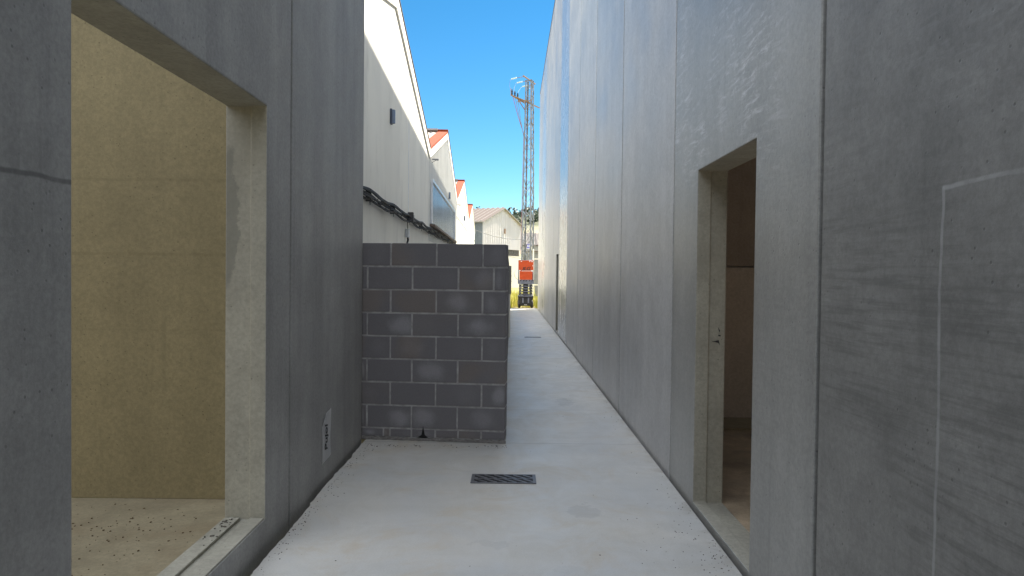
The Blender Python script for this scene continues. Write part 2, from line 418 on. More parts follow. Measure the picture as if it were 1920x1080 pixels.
# hill
bm = NB(); nx, ny = 90, 40; g = []
for j in range(ny+1):
    yy = 170 + j*14; row = []
    for i in range(nx+1):
        xx = -330 + i*8
        t_ = min(1, max(0, (yy-175)/360)); t_ = t_*t_*(3-2*t_)
        hgt = t_*(43 + 9*mnoise.noise((xx*.012, yy*.008, 0)) + .03*xx) + 3*mnoise.noise((xx*.05, yy*.05, 2))*t_
        row.append(bm.verts.new((xx, yy, hgt - .5)))
    g.append(row)
for j in range(ny):
    for i in range(nx): bm.faces.new((g[j][i], g[j][i+1], g[j+1][i+1], g[j+1][i]))
hill_h = [[v.co.copy() for v in row] for row in g]
tag(obj('hill', bm, M_hill, smooth=True), kind='structure')

# ================================================================== RIGHT CONCRETE BUILDING
PW = 2.4; J0 = 2.66; HR = 9.09; TH = .19
def ring_panel(bm, xo, xi, y0, y1, z0, z1, hole=None, step=.015, sd=.083):
    """wall panel; xo = outer face, xi = inner face; hole = (ya, yb, za, zb) with a rebated jamb"""
    if not hole: box(bm, min(xo, xi), max(xo, xi), y0, y1, z0, z1); return
    ya, yb, za, zb = hole; s = 1 if xi > xo else -1
    def loop(x, a, b, c, d): return [bm.verts.new(p) for p in ((x, a, c), (x, b, c), (x, b, d), (x, a, d))]
    O = loop(xo, y0, y1, z0, z1); I = loop(xi, y0, y1, z0, z1)
    h1 = loop(xo, ya, yb, za, zb); h2 = loop(xo + s*sd, ya, yb, za, zb)
    h3 = loop(xo + s*sd, ya-step, yb+step, za-.012, zb+step*.0+.0); h4 = loop(xi, ya-step, yb+step, za-.012, zb)
    # keep the lintel soffit flat: rebate only at the sides and the sill
    def band(A, B, mi=0):
        for k in range(4):
            f = bm.faces.new((A[k], A[(k+1) % 4], B[(k+1) % 4], B[k])); f.material_index = mi
    band(O, h1); band(h1, h2, 1); band(h2, h3, 1); band(h3, h4, 1); band(h4, I); band(I, O)
right = thing('concrete_building', (8, 11, 0), 'tall grey precast concrete building with smooth vertical panels and doorways, right side of the lane', 'building')
GAP = .016
kk = -4
while True:
    y0 = J0 + kk*PW; y1 = y0 + PW + (1.14 if kk == 10 else 0)  # last panel lengthened so its shadow covers the far end of the lane
    if y0 > 28: break
    hole = None
    if kk == 0: hole = (3.370, 4.414, .0285, 2.10)
    if kk == 6: hole = (17.25, 18.07, .03, 1.96)
    bm = NB(); g2 = .017 if kk in (-1, 0) else (.016 if kk == 1 else .024); g3 = .010 if kk < 1 else (.016 if kk == 1 else .022)
    ring_panel(bm, XR, XR+TH, y0+(g2 if kk != -1 else .012), y1-(.019 if kk == -1 else g3), -.07, HR, hole, step=.012, sd=.085)
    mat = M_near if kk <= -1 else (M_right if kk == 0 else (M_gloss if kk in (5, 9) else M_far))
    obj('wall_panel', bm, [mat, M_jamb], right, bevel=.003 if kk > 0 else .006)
    bm = NB(); box(bm, XR+.11, XR+TH-.02, y1-.035, y1+.035, -.07, HR-.02)
    if y0 < 27: obj('joint_seal', bm, M_joint, right)
    kk += 1
YE = J0 + 11*PW + 1.14      # 29.06
YS = J0 - 4*PW
# shell of the hall: end walls, back wall, roof deck, metal coping
bm = NB(); box(bm, XR+TH+.004, 15.0, YE-.19, YE-.005, -.07, HR-.01); obj('end_wall', bm, M_far, right)
bm = NB(); box(bm, XR+TH+.004, 15.0, YS+.005, YS+.19, -.07, HR-.01); obj('end_wall', bm, M_far, right)
bm = NB(); box(bm, 15.0, 15.2, YS, YE, -.07, HR); obj('rear_wall', bm, M_far, right)
bm = NB(); box(bm, XR+TH+.006, 8.4, YS+.2, YE-.2, HR-.5, HR-.3); box(bm, 10.4, 14.99, YS+.2, YE-.2, HR-.5, HR-.3)
for a, b in ((YS+.2, 3.0), (13.0, YE-.2)): box(bm, 8.4, 10.4, a, b, HR-.5, HR-.3)      # unseen roof opening, added to bring light into the near room
obj('roof', bm, M_galv, right)
bm = NB(); box(bm, XR-.012, XR+TH+.03, YS-.01, YE+.01, HR+.003, HR+.03); obj('coping', bm, M_darkgut, right)
# room behind the near doorway
bm = NB(); box(bm, XR+TH+.004, 7.0, .4, 7.12, -.06, .012); obj('room_floor', bm, M_rfloor, right)
bm = NB(); box(bm, XR+TH+.004, 7.0, 7.12, 7.32, -.06, 1.545); box(bm, XR+TH+.004, 7.0, 7.125, 7.32, 1.553, 3.2); obj('room_wall', bm, M_rroom, right)
bm = NB(); box(bm, XR+TH+.004, 7.0, 7.095, 7.118, .02, 1.535); obj('lower_panel', bm, M_rlow, right)
bm = NB(); box(bm, XR+TH+.004, 7.0, 6.58, 7.09, .013, .03); obj('floor_strip', bm, M_roomfloor, right)
bm = NB(); box(bm, 7.0, 7.2, .4, 7.3, -.06, 3.2); box(bm, XR+TH+.004, 7.0, .2, .39, -.06, 3.2); obj('room_wall', bm, M_rroom, right)
# shallow recess behind the far doorway
bm = NB(); box(bm, XR+TH+.004, 5, 16.6, 16.7, -.06, 3); box(bm, XR+TH+.004, 5, 19, 19.1, -.06, 3); box(bm, 4.9, 5, 16.7, 19, -.06, 3); obj('room_wall', bm, M_rroom, right)
bm = NB(); box(bm, XR+TH+.004, 4.9, 16.7, 19, -.06, .01); obj('room_floor', bm, M_rfloor, right)
# smear of black sealant on the door jamb
bm = NB()
JY = 4.414 + .012 - .003
def sm(pts): prism(bm, pts, lambda p, d: (p[0], JY - d, p[1]), 0, .0025)
sm([(1.262, 1.035), (1.305, 1.045), (1.312, 1.015), (1.303, 1.028), (1.28, 1.034)])
sm([(1.300, 1.125), (1.312, 1.105), (1.309, 1.092), (1.304, 1.108)])
sm([(1.303, 1.080), (1.318, 1.075), (1.315, 1.068), (1.302, 1.071)])
obj('sealant_smear', bm, M_ink, right)

# ================================================================== LEFT CONCRETE BUILDING
HL = 4.35; TL = .215  # unseen top kept low and roof left off to let in more sky light
left = thing('roofless_concrete_building', (-4, 0, 0), 'grey precast concrete building with a wide open bay, left of the lane', 'building')
LP = [(-5.51, -3.11, None), (-3.11, -.71, None), (-.71, 1.69, None), (1.69, 4.087, (2.051, 3.681, .149, 2.298)), (4.087, 6.078, None)]
for (y0, y1, hole) in LP:
    bm = NB(); ring_panel(bm, XL, XL-TL, y0+(.014 if y0 > 0 else 0), y1-(.014 if y1 < 6 else 0), -.07, HL, hole, step=.012, sd=.083)
    obj('wall_panel', bm, [M_left, M_jamb], left, bevel=.008)
    bm = NB(); box(bm, XL-TL+.02, XL-.05, y1-.03, y1+(.03 if y1 < 6 else -.03+.004), -.07, HL-.02)
    if y1 < 6: obj('joint_seal', bm, M_joint, left)
bm = NB(); box(bm, XL-.078, XL-.004, 2.054, 3.678, .1495, .157); obj('sill_strip', bm, M_jamb, left, bevel=.003)
bm = NB(); box(bm, XL-TL+.002, XL-.135, 2.045, 3.688, .138, .153); obj('sill_strip', bm, M_jamb, left, bevel=.003)
bm = NB(); box(bm, -8.0, XL-TL-.004, 4.30, 4.50, .052, 4.2); obj('room_wall', bm, M_room, left)
bm = NB(); box(bm, -8.0, XL-TL-.004, -4.0, 4.297, -.06, .05); obj('room_floor', bm, M_roomfloor, left)
bm = NB(); box(bm, -8.2, -8.0, -4.2, 6.07, -.06, 4.2); obj('room_wall', bm, M_room, left)
bm = NB(); box(bm, -8.0, XL-TL-.004, -4.2, -4.0, -.06, 4.2); obj('room_wall', bm, M_room, left)
bm = NB(); box(bm, -8.0, XL-TL-.004, 5.88, 6.07, -.06, HL-.02); obj('end_wall', bm, M_left, left)
bm = NB(); box(bm, XL-TL-.012, XL+.010, -5.5, 6.085, HL+.003, HL+.03); obj('coping', bm, M_darkgut, left)

# ================================================================== BLOCK ENCLOSURE
enc = thing('block_wall', (-.6, 6.3, 0), 'low enclosure wall of charcoal concrete blocks with pale mortar joints, abutting the left concrete building', 'wall')
BR = .0978; cb, sb = math.cos(BR), math.sin(BR); BX, BY = -.0385, 6.0135
def BW(u, d, z): return (BX - u*cb + d*sb, BY + u*sb + d*cb, z)
ULEN = 1.268; MT = .006
bm = NB(); lay = bm.loops.layers.float_color.new('tone'); uvl = bm.loops.layers.uv.new('face')
def blk(u0, u1, z0, z1, fn, d0=0, d1=.19):
    k = (random.choice((.05, .1, .2, .6, .9, 1.0)), random.choice((0, 0, 0, 0, .3, 1.0)), random.random(), 1)
    jz = random.uniform(-.002, .002); u0 += random.uniform(0, .0035); u1 -= random.uniform(0, .0035); z0 += random.uniform(0, .003); z1 -= random.uniform(0, .003) if z1 < 1.69 else random.uniform(0, .006)
    pts = [fn(u0, d0+jz, z0), fn(u1, d0+jz, z0), fn(u1, d1, z0), fn(u0, d1, z0), fn(u0, d0+jz, z1), fn(u1, d0+jz, z1), fn(u1, d1, z1), fn(u0, d1, z1)]
    _, fs = hexa(bm, pts)
    for f in fs:
        for l, q in zip(f.loops, ((0, 0), (1, 0), (1, 1), (0, 1))): l[lay] = k; l[uvl].uv = q
for r in range(9):
    zt = 1.70 - r*.2; zb = max(zt - .2, .028)
    if r % 2 == 0: js = [.2, .6, 1.0]
    else: js = [.41, .81, 1.205] if r != 1 else [.105, .41, .81, 1.205]
    if r == 8: js = [.2, .4, .6, .81, 1.0, 1.055]
    e = [0] + js + [ULEN]
    for a, b in zip(e, e[1:]):
        blk(a + (MT if a > 0 else 0), b - MT*.9, zb + (MT if r < 8 else 0), zt - (MT if r > 0 else 0), BW)
    # return wall along the lane, straight back
    def SW(u, d, z): return (BX - d, BY + .215 + u, z)
    off = .2 if r % 2 else .4
    ye = [0]; q = off - .0
    while q < 9.9: ye.append(q); q += .4
    ye.append(9.95)
    for a, b in zip(ye, ye[1:]):
        blk(a + MT*.5, b - MT*.5, zb + (MT if r < 8 else 0), zt - (MT if r > 0 else 0), SW)
obj('blockwork', bm, M_block, enc, bevel=.0035)
bm = NB()
hexa(bm, [BW(.004, .005, .0), BW(ULEN-.001, .005, .0), BW(ULEN-.001, .184, .0), BW(.004, .184, 0), BW(.004, .005, 1.694), BW(ULEN-.001, .005, 1.694), BW(ULEN-.001, .184, 1.694), BW(.004, .184, 1.694)])
box(bm, BX-.185, BX-.0045, BY+.19, BY+10.16, 0, 1.694)
obj('mortar', bm, M_mortar, enc)
# crumbly mortar bed along the foot
bm = NB()
N = 70
pr = []
for i in range(N+1):
    u = -.012 + (ULEN+.012)*i/N
    hh = .020 + .020*abs(mnoise.noise((u*9, 3, 1))) + .012*abs(mnoise.noise((u*31, 7, 1)))
    out = -.012 - .022*abs(mnoise.noise((u*13, 9, 4)))
    pr.append([bm.verts.new(BW(u, out, .0015)), bm.verts.new(BW(u, out*.5, hh*.75)), bm.verts.new(BW(u, .004, hh)), bm.verts.new(BW(u, .01, .0015))])
for a, b in zip(pr, pr[1:]):
    for k in range(3): bm.faces.new((a[k], a[k+1], b[k+1], b[k]))
bm.faces.new(pr[0]); bm.faces.new(pr[-1][::-1])
obj('mortar_bed', bm, M_crumb, enc)
# broken hole at the foot
bm = NB()
def hp(p, d): return BW(p[0], -.0025 - d, p[1])
prism(bm, [(.66, .03), (.69, .05), (.70, .10), (.706, .13), (.712, .09), (.72, .05), (.75, .03), (.70, .018)], hp, -.001, .001)
obj('chipped_hole', bm, M_pit, enc)

w2 = thing('low_side_wall', (-.2, 20, 0), 'low wall with white rendered foot and grey block top, behind the charcoal block wall', 'wall')
bm = NB(); box(bm, -.22, -.006, 16.19, 29.0, 0, .99); obj('rendered_foot', bm, M_white, w2, bevel=.006)
bm = NB(); box(bm, -.24, .014, 16.17, 17.0, .993, 1.64); obj('grey_block_top', bm, M_greyshed, w2, bevel=.006)

# ================================================================== FLOOR GRATES
def grate(cx, cyy, wx, wy, n, label):
    t = thing('drain_grate', (cx, cyy, 0), label, 'drain grate', 'iron drain grates in the lane')
    x0, x1, y0, y1 = cx-wx/2, cx+wx/2, cyy-wy/2, cyy+wy/2; z1 = .0075; z0 = .0015
    bm = NB(); fwd = .014
    box(bm, x0, x1, y0, y0+fwd, z0, z1); box(bm, x0, x1, y1-fwd, y1, z0, z1)
    box(bm, x0, x0+fwd*1.6, y0+fwd, y1-fwd, z0, z1); box(bm, x1-fwd*1.6, x1, y0+fwd, y1-fwd, z0, z1)
    obj('frame', bm, M_iron, t, bevel=.0015)
    bm = NB(); box(bm, x0+.004, x1-.004, y0+.004, y1-.004, z0-.001, .0025); obj('pit', bm, M_pit, t)
    bm = NB(); sx0 = x0+fwd*1.6; sx1 = x1-fwd*1.6; ya, yb = y0+fwd, y1-fwd; mid = (ya+yb)/2
    pitch = (sx1-sx0)/n
    def clipbar(xa, ya_, xb, yb_, wd):
        # slanted bar clipped to the opening
        if xa < sx0: 
            f = (sx0-xa)/(xb-xa); ya_ += (yb_-ya_)*f; xa = sx0
        if xb > sx1:
            f = (sx1-xa)/(xb-xa); yb_ = ya_+(yb_-ya_)*f; xb = sx1
        if xb-xa < .004: return
        hexa(bm, [(xa, ya_-wd/2, z0), (xb, yb_-wd/2, z0), (xb, yb_+wd/2, z0), (xa, ya_+wd/2, z0), (xa, ya_-wd/2, z1-.001), (xb, yb_-wd/2, z1-.001), (xb, yb_+wd/2, z1-.001), (xa, ya_+wd/2, z1-.001)])
    k = -2
    while k < n+1:
        xa = sx0 + k*pitch
        for (a, b) in ((yb, mid), (mid, ya)):
            clipbar(xa, a-.004, xa+pitch*1.35, b+.004, .026)
        k += 1
    box(bm, sx0, sx1, mid-.006, mid+.006, z0, z1-.0006)
    obj('slanted_bars', bm, M_iron, t)
    return t
grate(-.035, 4.955, .455, .215, 6, 'black iron drain grate with slanted bars, in front of the charcoal block wall')
grate(.52, 16.30, .38, .12, 6, 'thin dark iron drain grate far down the lane, near the far doorway')

# ================================================================== PAPER NOTE
pn = thing('paper_note', (XL, 4.9, .3), 'white paper note with handwritten black name taped to the foot of the left wall', 'paper note')
bm = NB(); PX = XL + .0025; th = .0006
nU, nV = 6, 12; gr = []
for j in range(nV+1):
    row = []
    for i in range(nU+1):
        a, b = i/nU, j/nV
        y = 4.785 + .225*a; z0 = .136 + .012*a; z1 = .462 + .020*a
        if a < .3: z1 -= .02*(1-a/.3)
        z = z0 + (z1-z0)*b
        lift = .004*(math.sin(a*3+b*5)*.5+.5) + (.02*max(0, b-.85)/.15*max(0, .4-a)/.4)
        row.append(bm.verts.new((PX + lift, y, z)))
    gr.append(row)
for j in range(nV):
    for i in range(nU): bm.faces.new((gr[j][i], gr[j][i+1], gr[j+1][i+1], gr[j+1][i]))
bmesh.ops.solidify(bm, geom=bm.faces[:], thickness=th)
obj('sheet', bm, M_paper, pn)
# lettering reads from bottom to top on the wall face (+X normal): text x -> +Z, text y -> toward -Y
m4 = Matrix(((0, 0, 1, PX+.0085), (0, -1, 0, 4.885), (1, 0, 0, .305), (0, 0, 0, 1)))
m4 = Matrix(((0, 0, 1, PX+.0085), (0, -1, 0, 4.885), (1, 0, 0, .305), (0, 0, 0, 1)))
text_obj('handwriting', 'Pujol', M_ink, pn, Matrix(((0, 0, 1, PX+.006), (0, -1, 0, 4.878), (1, 0, 0, .30), (0, 0, 0, 1))), .095, .0006, .15, .95)

# ================================================================== NEIGHBOUR WAREHOUSES (gables on the left)
TH1 = R(1.0); fdx, fdy = -math.sin(TH1), math.cos(TH1); fnx, fny = math.cos(TH1), math.sin(TH1)
def F(s, z, o=0): return (-1.6 + s*fdx + o*fnx, s*fdy + o*fny, z)
def ribbed(bm, poly_top, s0, s1, zb, o=.0, pitch=.25, d=.022, thick=.03):
    """vertical ribbed sheet under the roofline poly_top(s)"""
    s = s0; prof = []
    while s < s1 - 1e-6:
        for (a, h) in ((0, 0), (.55, 0), (.65, d), (.90, d)):
            q = s + a*pitch
            if q < s1: prof.append((q, h))
        s += pitch
    prof.append((s1, 0))
    A = [(bm.verts.new(F(q, zb, o+h)), bm.verts.new(F(q, poly_top(q), o+h))) for q, h in prof]
    Bk = [(bm.verts.new(F(q, zb, o-thick)), bm.verts.new(F(q, poly_top(q), o-thick))) for q, h in prof]
    for i in range(len(A)-1):
        bm.faces.new((A[i][0], A[i+1][0], A[i+1][1], A[i][1])); bm.faces.new((Bk[i][0], Bk[i][1], Bk[i+1][1], Bk[i+1][0]))
        bm.faces.new((A[i][1], A[i+1][1], Bk[i+1][1], Bk[i][1])); bm.faces.new((A[i][0], Bk[i][0], Bk[i+1][0], A[i+1][0]))
    bm.faces.new((A[0][0], A[0][1], Bk[0][1], Bk[0][0])); bm.faces.new((A[-1][0], Bk[-1][0], Bk[-1][1], A[-1][1]))
WH = [ # s0, peak, s1, z valley, z peak, look
    (6.15, 10.75, 16.09, 4.22, 5.60, 'render'),
    (16.09, 21.45, 26.64, 4.22, 5.66, 'clad'),
    (26.64, 31.95, 37.45, 4.19, 5.56, 'render'),
    (37.45, 41.9, 46.6, 4.22, 5.46, 'render')]
wlab = ['white rendered gabled warehouse, nearest behind the block wall', 'gabled warehouse with white ribbed cladding and a grey glazed band, second in the row',
        'cream white gabled warehouse with bright orange roof edge, third in the row', 'narrow looking cream gabled warehouse, last in the row before the far barn']
for wi, (s0, sp, s1, zv, zp, look) in enumerate(WH):
    t = thing('gabled_warehouse', F((s0+s1)/2, 0, -6), wlab[wi], 'warehouse', 'white gabled warehouses in a row')
    sl_ = (zp - zv)/(s1 - sp); sl0 = (zp - zv)/(sp - s0) if s0 > 7 else sl_
    z_at = lambda s, sp=sp, zp=zp, sl_=sl_, sl0=sl0: zp - (s-sp)*sl_ if s > sp else zp - (sp-s)*sl0
    D = 14.0
    zc = 2.2 if look == 'clad' else 0
    bm = NB()
    e = .003
    if look == 'clad':
        prism(bm, [(s0+e, -.07), (s1-e, -.07), (s1-e, zc), (s0+e, zc)], lambda p, d: F(p[0], p[1], d), -.25, -.004)
    else:
        prism(bm, [(s0+e, -.07), (s1-e, -.07), (s1-e, z_at(s1)), (sp, zp), (s0+e, z_at(s0))], lambda p, d: F(p[0], p[1], d), -.25, -.004 if wi else 0)
    obj('wall', bm, M_white, t)
    if look == 'clad':
        bm = NB()
        ribbed(bm, z_at, s0+e, sp, zc+.003, -.004); ribbed(bm, z_at, sp, s1-e, zc+.003, -.004)
        obj('ribbed_cladding', bm, M_clad, t)
    # side and rear walls inside the roof, closing the volume
    bm = NB(); prism(bm, [(s0+.02, -.07), (s1-.02, -.07), (s1-.02, zv-.05), (sp, zp-.05), (s0+.02, z_at(s0)-.05)], lambda p, d: F(p[0], p[1], d), -D, -.26); obj('hall_body', bm, M_white, t)
    # roof slopes: corrugated, ribs running down the slope
    for side, (a, b) in enumerate(((s0, sp), (sp, s1))):
        bm = NB(); za, zb_ = z_at(a), z_at(b); n = int((D-.30)/.09); Vt = []
        for i in range(n+1):
            o = -.29 - i*.09; hh = .035 + (.028 if i % 2 else 0)
            Vt.append((bm.verts.new(F(a, za+hh, o)), bm.verts.new(F(b, zb_+hh, o)), bm.verts.new(F(a, za-.02, o)), bm.verts.new(F(b, zb_-.02, o))))
        for i in range(n):
            p, q = Vt[i], Vt[i+1]
            bm.faces.new((p[0], p[1], q[1], q[0])); bm.faces.new((p[2], q[2], q[3], p[3])); bm.faces.new((p[0], q[0], q[2], p[2])); bm.faces.new((p[1], p[3], q[3], q[1]))
        bm.faces.new((Vt[0][0], Vt[0][2], Vt[0][3], Vt[0][1])); bm.faces.new((Vt[-1][0], Vt[-1][1], Vt[-1][3], Vt[-1][2]))
        obj('roof', bm, M_fibro, t)
        # orange edge flashing on the gable
        bm = NB()
        hexa(bm, [F(a, za+.02, .03), F(b, zb_+.02, .03), F(b, zb_+.02, -.26), F(a, za+.02, -.26), F(a, za+.075, .03), F(b, zb_+.075, .03), F(b, zb_+.075, -.26), F(a, za+.075, -.26)])
        obj('edge_flashing', bm, M_orange if (side == 0 and wi) else (M_white if wi == 0 else M_darkgut), t)
        # verge board below the flashing
        bm = NB()
        hexa(bm, [F(a, za-.16, .004), F(b, zb_-.16, .004), F(b, zb_-.16, .03), F(a, za-.16, .03), F(a, za+.017, .004), F(b, zb_+.017, .004), F(b, zb_+.017, .03), F(a, za+.017, .03)])
        obj('verge_board', bm, M_white, t)
        if side == 1 or wi == 0:
            bm = NB(); bar(bm, F(a, za+.085, .028), F(b, zb_+.085, .028), .03, .02); obj('dark_edge', bm, M_darkgut, t)
    bm = NB(); bar(bm, F(sp, zp+.10, -.262), F(sp, zp+.10, -D), .32, .05); rc = obj('ridge_cap', bm, M_fibro2, t)
    bm = NB(); bar(bm, F(sp, zp+.09, .04), F(sp, zp+.09, -.26), .22, .04); obj('end_piece', bm, M_orange if wi else M_white, rc)
    if wi in (1, 2):
        bm = NB()
        q = s0 + .55; z_ = zv - .10
        tube(bm, [F(q, z_, 0), F(q, z_-.01, .17)], .022); bar(bm, F(q, z_-.09, 0), F(q, z_-.02, .12), .012)
        obj('drain_spout', bm, M_galv, t)
    if wi == 0:
        bm = NB(); box_ = [F(12.47, 0, .002), F(12.49, 0, .002)]
        hexa(bm, [F(12.472, .02, 0), F(12.488, .02, 0), F(12.488, .02, .006), F(12.472, .02, .006), F(12.472, 4.95, 0), F(12.488, 4.94, 0), F(12.488, 4.94, .006), F(12.472, 4.95, .006)])
        obj('expansion_joint_strip', bm, M_alu, t)
    if wi == 1:
        gp = bpy.data.objects.new('glazed_band', bpy.data.meshes.new('glazed_band'))
        bm = NB(); ribbed(bm, lambda s: 3.54, 16.36, 24.60, 2.60, .035, .16, .014, .02); ob = obj('glazed_band', bm, M_poly, t)
        bm = NB()
        bar(bm, F(16.30, 3.58, .05), F(24.66, 3.58, .05), .06, .06); bar(bm, F(16.32, 2.6, .05), F(16.32, 3.55, .05), .05, .05); bar(bm, F(24.63, 2.6, .05), F(24.63, 3.55, .05), .05, .05)
        obj('frame', bm, M_alu, ob)
        bm = NB(); bar(bm, F(16.25, 2.55, .07), F(24.75, 2.55, .07), .13, .05); obj('sill', bm, M_darkgut, ob)
    if wi >= 2:
        bm = NB(); tube(bm, [F(s0, 3.60, .015), F(s1, 3.60, .015)], .012, 6); obj('wall_conduit', bm, M_cable2, t)

# wall lamps
def wall_lamp(s, z, h, label):
    t = thing('wall_lamp', F(s, z, 0), label, 'wall lamp', 'bulkhead lamps on the warehouse gables')
    bm = NB(); hexa(bm, [F(s-.05, z-h/2, 0), F(s+.05, z-h/2, 0), F(s+.05, z-h/2, .03), F(s-.05, z-h/2, .03), F(s-.05, z+h/2, 0), F(s+.05, z+h/2, 0), F(s+.05, z+h/2, .03), F(s-.05, z+h/2, .03)])
    obj('housing', bm, M_slate, t, bevel=.006)
    bm = NB(); P = [(-.04, .031), (-.035, .055), (-.015, .072), (.015, .072), (.035, .055), (.04, .031)]
    for zz in (0,):
        A = [bm.verts.new(F(s+a, z-h/2+.012, b)) for a, b in P]; B = [bm.verts.new(F(s+a, z+h/2-.012, b)) for a, b in P]
        bm.faces.new(A); bm.faces.new(B[::-1])
        for i in range(len(P)): bm.faces.new((A[i], A[(i+1) % len(P)], B[(i+1) % len(P)], B[i]))
    obj('diffuser', bm, M_lampglass, t, bevel=.004)
wall_lamp(10.37, 3.72, .22, 'dark slim wall lamp on the shaded white render of the nearest gable')
wall_lamp(22.3, 3.90, .22, 'dark wall lamp on the ribbed cladding above the glazed band')
wall_lamp(32.4, 3.98, .24, 'small dark wall lamp on the sunlit third gable')

# cable bundle along the near warehouse
cb_t = thing('cable_bundle', F(12, 2.3, 0), 'thick bundle of black cables strung along the shaded white wall above the block wall', 'cables')
for k in range(6):
    bm = NB(); pts = []
    s = 6.2; zo = (.075, .045, .02, -.01, -.035, -.05)[k]; oo = (.05, .075, .045, .075, .05, .07)[k]
    while s <= 25.4:
        base = 2.38 + .006*(s-12)
        sag = -.022*abs(math.sin((s-12.3)*math.pi/1.9)) * (1.0 if s < 16 else .7)
        tw = .010*math.sin(s*3.1 + k*1.3)
        spread = .55 if abs(s-12.3) < .25 else 1.0
        pts.append(F(s, base + zo*spread + sag + tw + .008*mnoise.noise((s*2, k, 0)), oo + .01*math.cos(s*2.7+k))); s += .11
    tube(bm, pts, (.016, .013, .017, .012, .015, .012)[k], 7); obj('cable', bm, M_cable, cb_t, smooth=True)
for q in range(90):
    s_q = 6.3 + q*.21; bm = NB(); zc_ = 2.345 + .006*(s_q-12) + random.uniform(-.02, .09); a_ = random.uniform(-.05, .05)
    tube(bm, [F(s_q, zc_, .06), F(s_q+a_, zc_-random.uniform(.01, .03), .095), F(s_q+a_*1.6, zc_-random.uniform(.03, .07), .085)], .005, 5); obj('tie_tail', bm, M_black, cb_t)
s = 6.6
while s < 25:
    bm = NB(); zc_ = 2.38 + .006*(s-12)
    hexa(bm, [F(s-.006, zc_-.06, .0), F(s+.006, zc_-.06, .0), F(s+.006, zc_-.06, .07), F(s-.006, zc_-.06, .07), F(s-.006, zc_+.085, .0), F(s+.006, zc_+.085, .0), F(s+.006, zc_+.085, .07), F(s-.006, zc_+.085, .07)])
    bar(bm, F(s, zc_-.06, .05), F(s+.03, zc_-.10, .05), .006)
    obj('cable_tie', bm, M_black, cb_t); s += 1.9
bm = NB()
for (a, z0, z1, o0, o1) in ((12.30, 2.33, 2.50, .02, .12), (12.44, 2.36, 2.47, .02, .11), (12.22, 2.34, 2.44, .02, .10)):
    hexa(bm, [F(a-.05, z0, o0), F(a+.05, z0, o0), F(a+.05, z0, o1), F(a-.05, z0, o1), F(a-.04, z1, o0), F(a+.04, z1, o0), F(a+.04, z1, o1), F(a-.04, z1, o1)])
obj('splice_clamp', bm, M_black, cb_t, bevel=.01)
jb = thing('junction_box', F(12.1, 2.12, 0), 'small pale junction box with four dark holes hanging under the cable bundle', 'junction box')
bm = NB(); hexa(bm, [F(12.06, 2.055, .01), F(12.14, 2.055, .01), F(12.14, 2.055, .075), F(12.06, 2.055, .075), F(12.06, 2.20, .01), F(12.14, 2.20, .01), F(12.14, 2.20, .075), F(12.06, 2.20, .075)])
obj('box_body', bm, M_alu, jb, bevel=.004)
bm = NB()
for k in range(4):
    lathe(bm, [(0, .009), (.004, .009)], F(12.059, 2.075+k*.034, .040), (-fdx, -fdy, 0), 10)
obj('hole', bm, M_pit, jb)
bm = NB(); tube(bm, [F(12.1, 2.20, .045), F(12.12, 2.28, .04), F(12.14, 2.34, .04)], .008, 6); tube(bm, [F(12.1, 2.06, .045), F(12.11, 2.01, .05), F(12.08, 1.93, .03), F(12.07, 1.7, .02)], [.016, .018, .014, .010], 8)
obj('lead', bm, M_cable, jb)

# ================================================================== FAR BARN
A0 = Vector((-3.03, 75, 0)); B0 = Vector((1.20, 83, 0)); gd = (B0-A0).normalized(); gw = (B0-A0).length; rd = Vector((-gd.y, gd.x, 0)); LB = 30
barn = thing('gabled_barn', (-8, 86, 0), 'large pale ribbed metal barn with rusty striped roof, behind the lattice tower', 'barn')
EZ, AZ = 7.07, 8.80
def GB(g_, r_, z): 
    p = A0 + gd*g_ + rd*r_; return (p.x, p.y, z)
bm = NB(); prism(bm, [(.02, -.07), (gw-.02, -.07), (gw-.02, 3.55), (.02, 3.55)], lambda p, d: GB(p[0], d, p[1]), .02, LB); obj('masonry_wall', bm, M_cream, barn)
bm = NB(); prism(bm, [(.1, 3.553), (gw-.1, 3.553), (gw-.1, 4.25), (.1, 4.25)], lambda p, d: GB(p[0], d, p[1]), .25, LB-.2); obj('ribbon_window', bm, M_wdark, barn)
for g_ in (0.0, 1.0, 2.0, 3.9):
    bm = NB(); prism(bm, [(g_+.02, 3.553), (g_+.9, 3.553), (g_+.9, 4.25), (g_+.02, 4.25)], lambda p, d: GB(p[0], d, p[1]), .03, .22)
    obj('infill_panel', bm, M_cream, barn)
def zt_(g_): return EZ + (AZ-EZ)*(1 - abs(g_-gw/2)/(gw/2))
bm = NB(); n = 36; V0 = []
for i in range(n+1):
    g_ = gw*i/n; off = -.02 if i % 2 else 0.012
    V0.append((bm.verts.new(GB(g_, off, 4.26)), bm.verts.new(GB(g_, off, zt_(g_)))))
for a, b in zip(V0, V0[1:]): bm.faces.new((a[0], b[0], b[1], a[1]))
bmesh.ops.solidify(bm, geom=bm.faces[:], thickness=.03)
obj('gable_cladding', bm, M_bclad, barn)
bm = NB(); prism(bm, [(.0, 4.26), (gw, 4.26), (gw, EZ), (gw/2, AZ-.02), (0, EZ)], lambda p, d: GB(p[0], d, p[1]), .08, LB); obj('body', bm, M_sidecl, barn)
bm = NB(); n = 60; V0 = []
for i in range(n+1):
    r_ = LB*i/n; off = -.03 if i % 2 else 0
    V0.append((bm.verts.new(GB(-.02+off, r_, 4.26)), bm.verts.new(GB(-.02+off, r_, EZ))))
for a, b in zip(V0, V0[1:]): bm.faces.new((a[0], b[0], b[1], a[1]))
bmesh.ops.solidify(bm, geom=bm.faces[:], thickness=.015)
obj('side_cladding', bm, M_sidecl, barn)
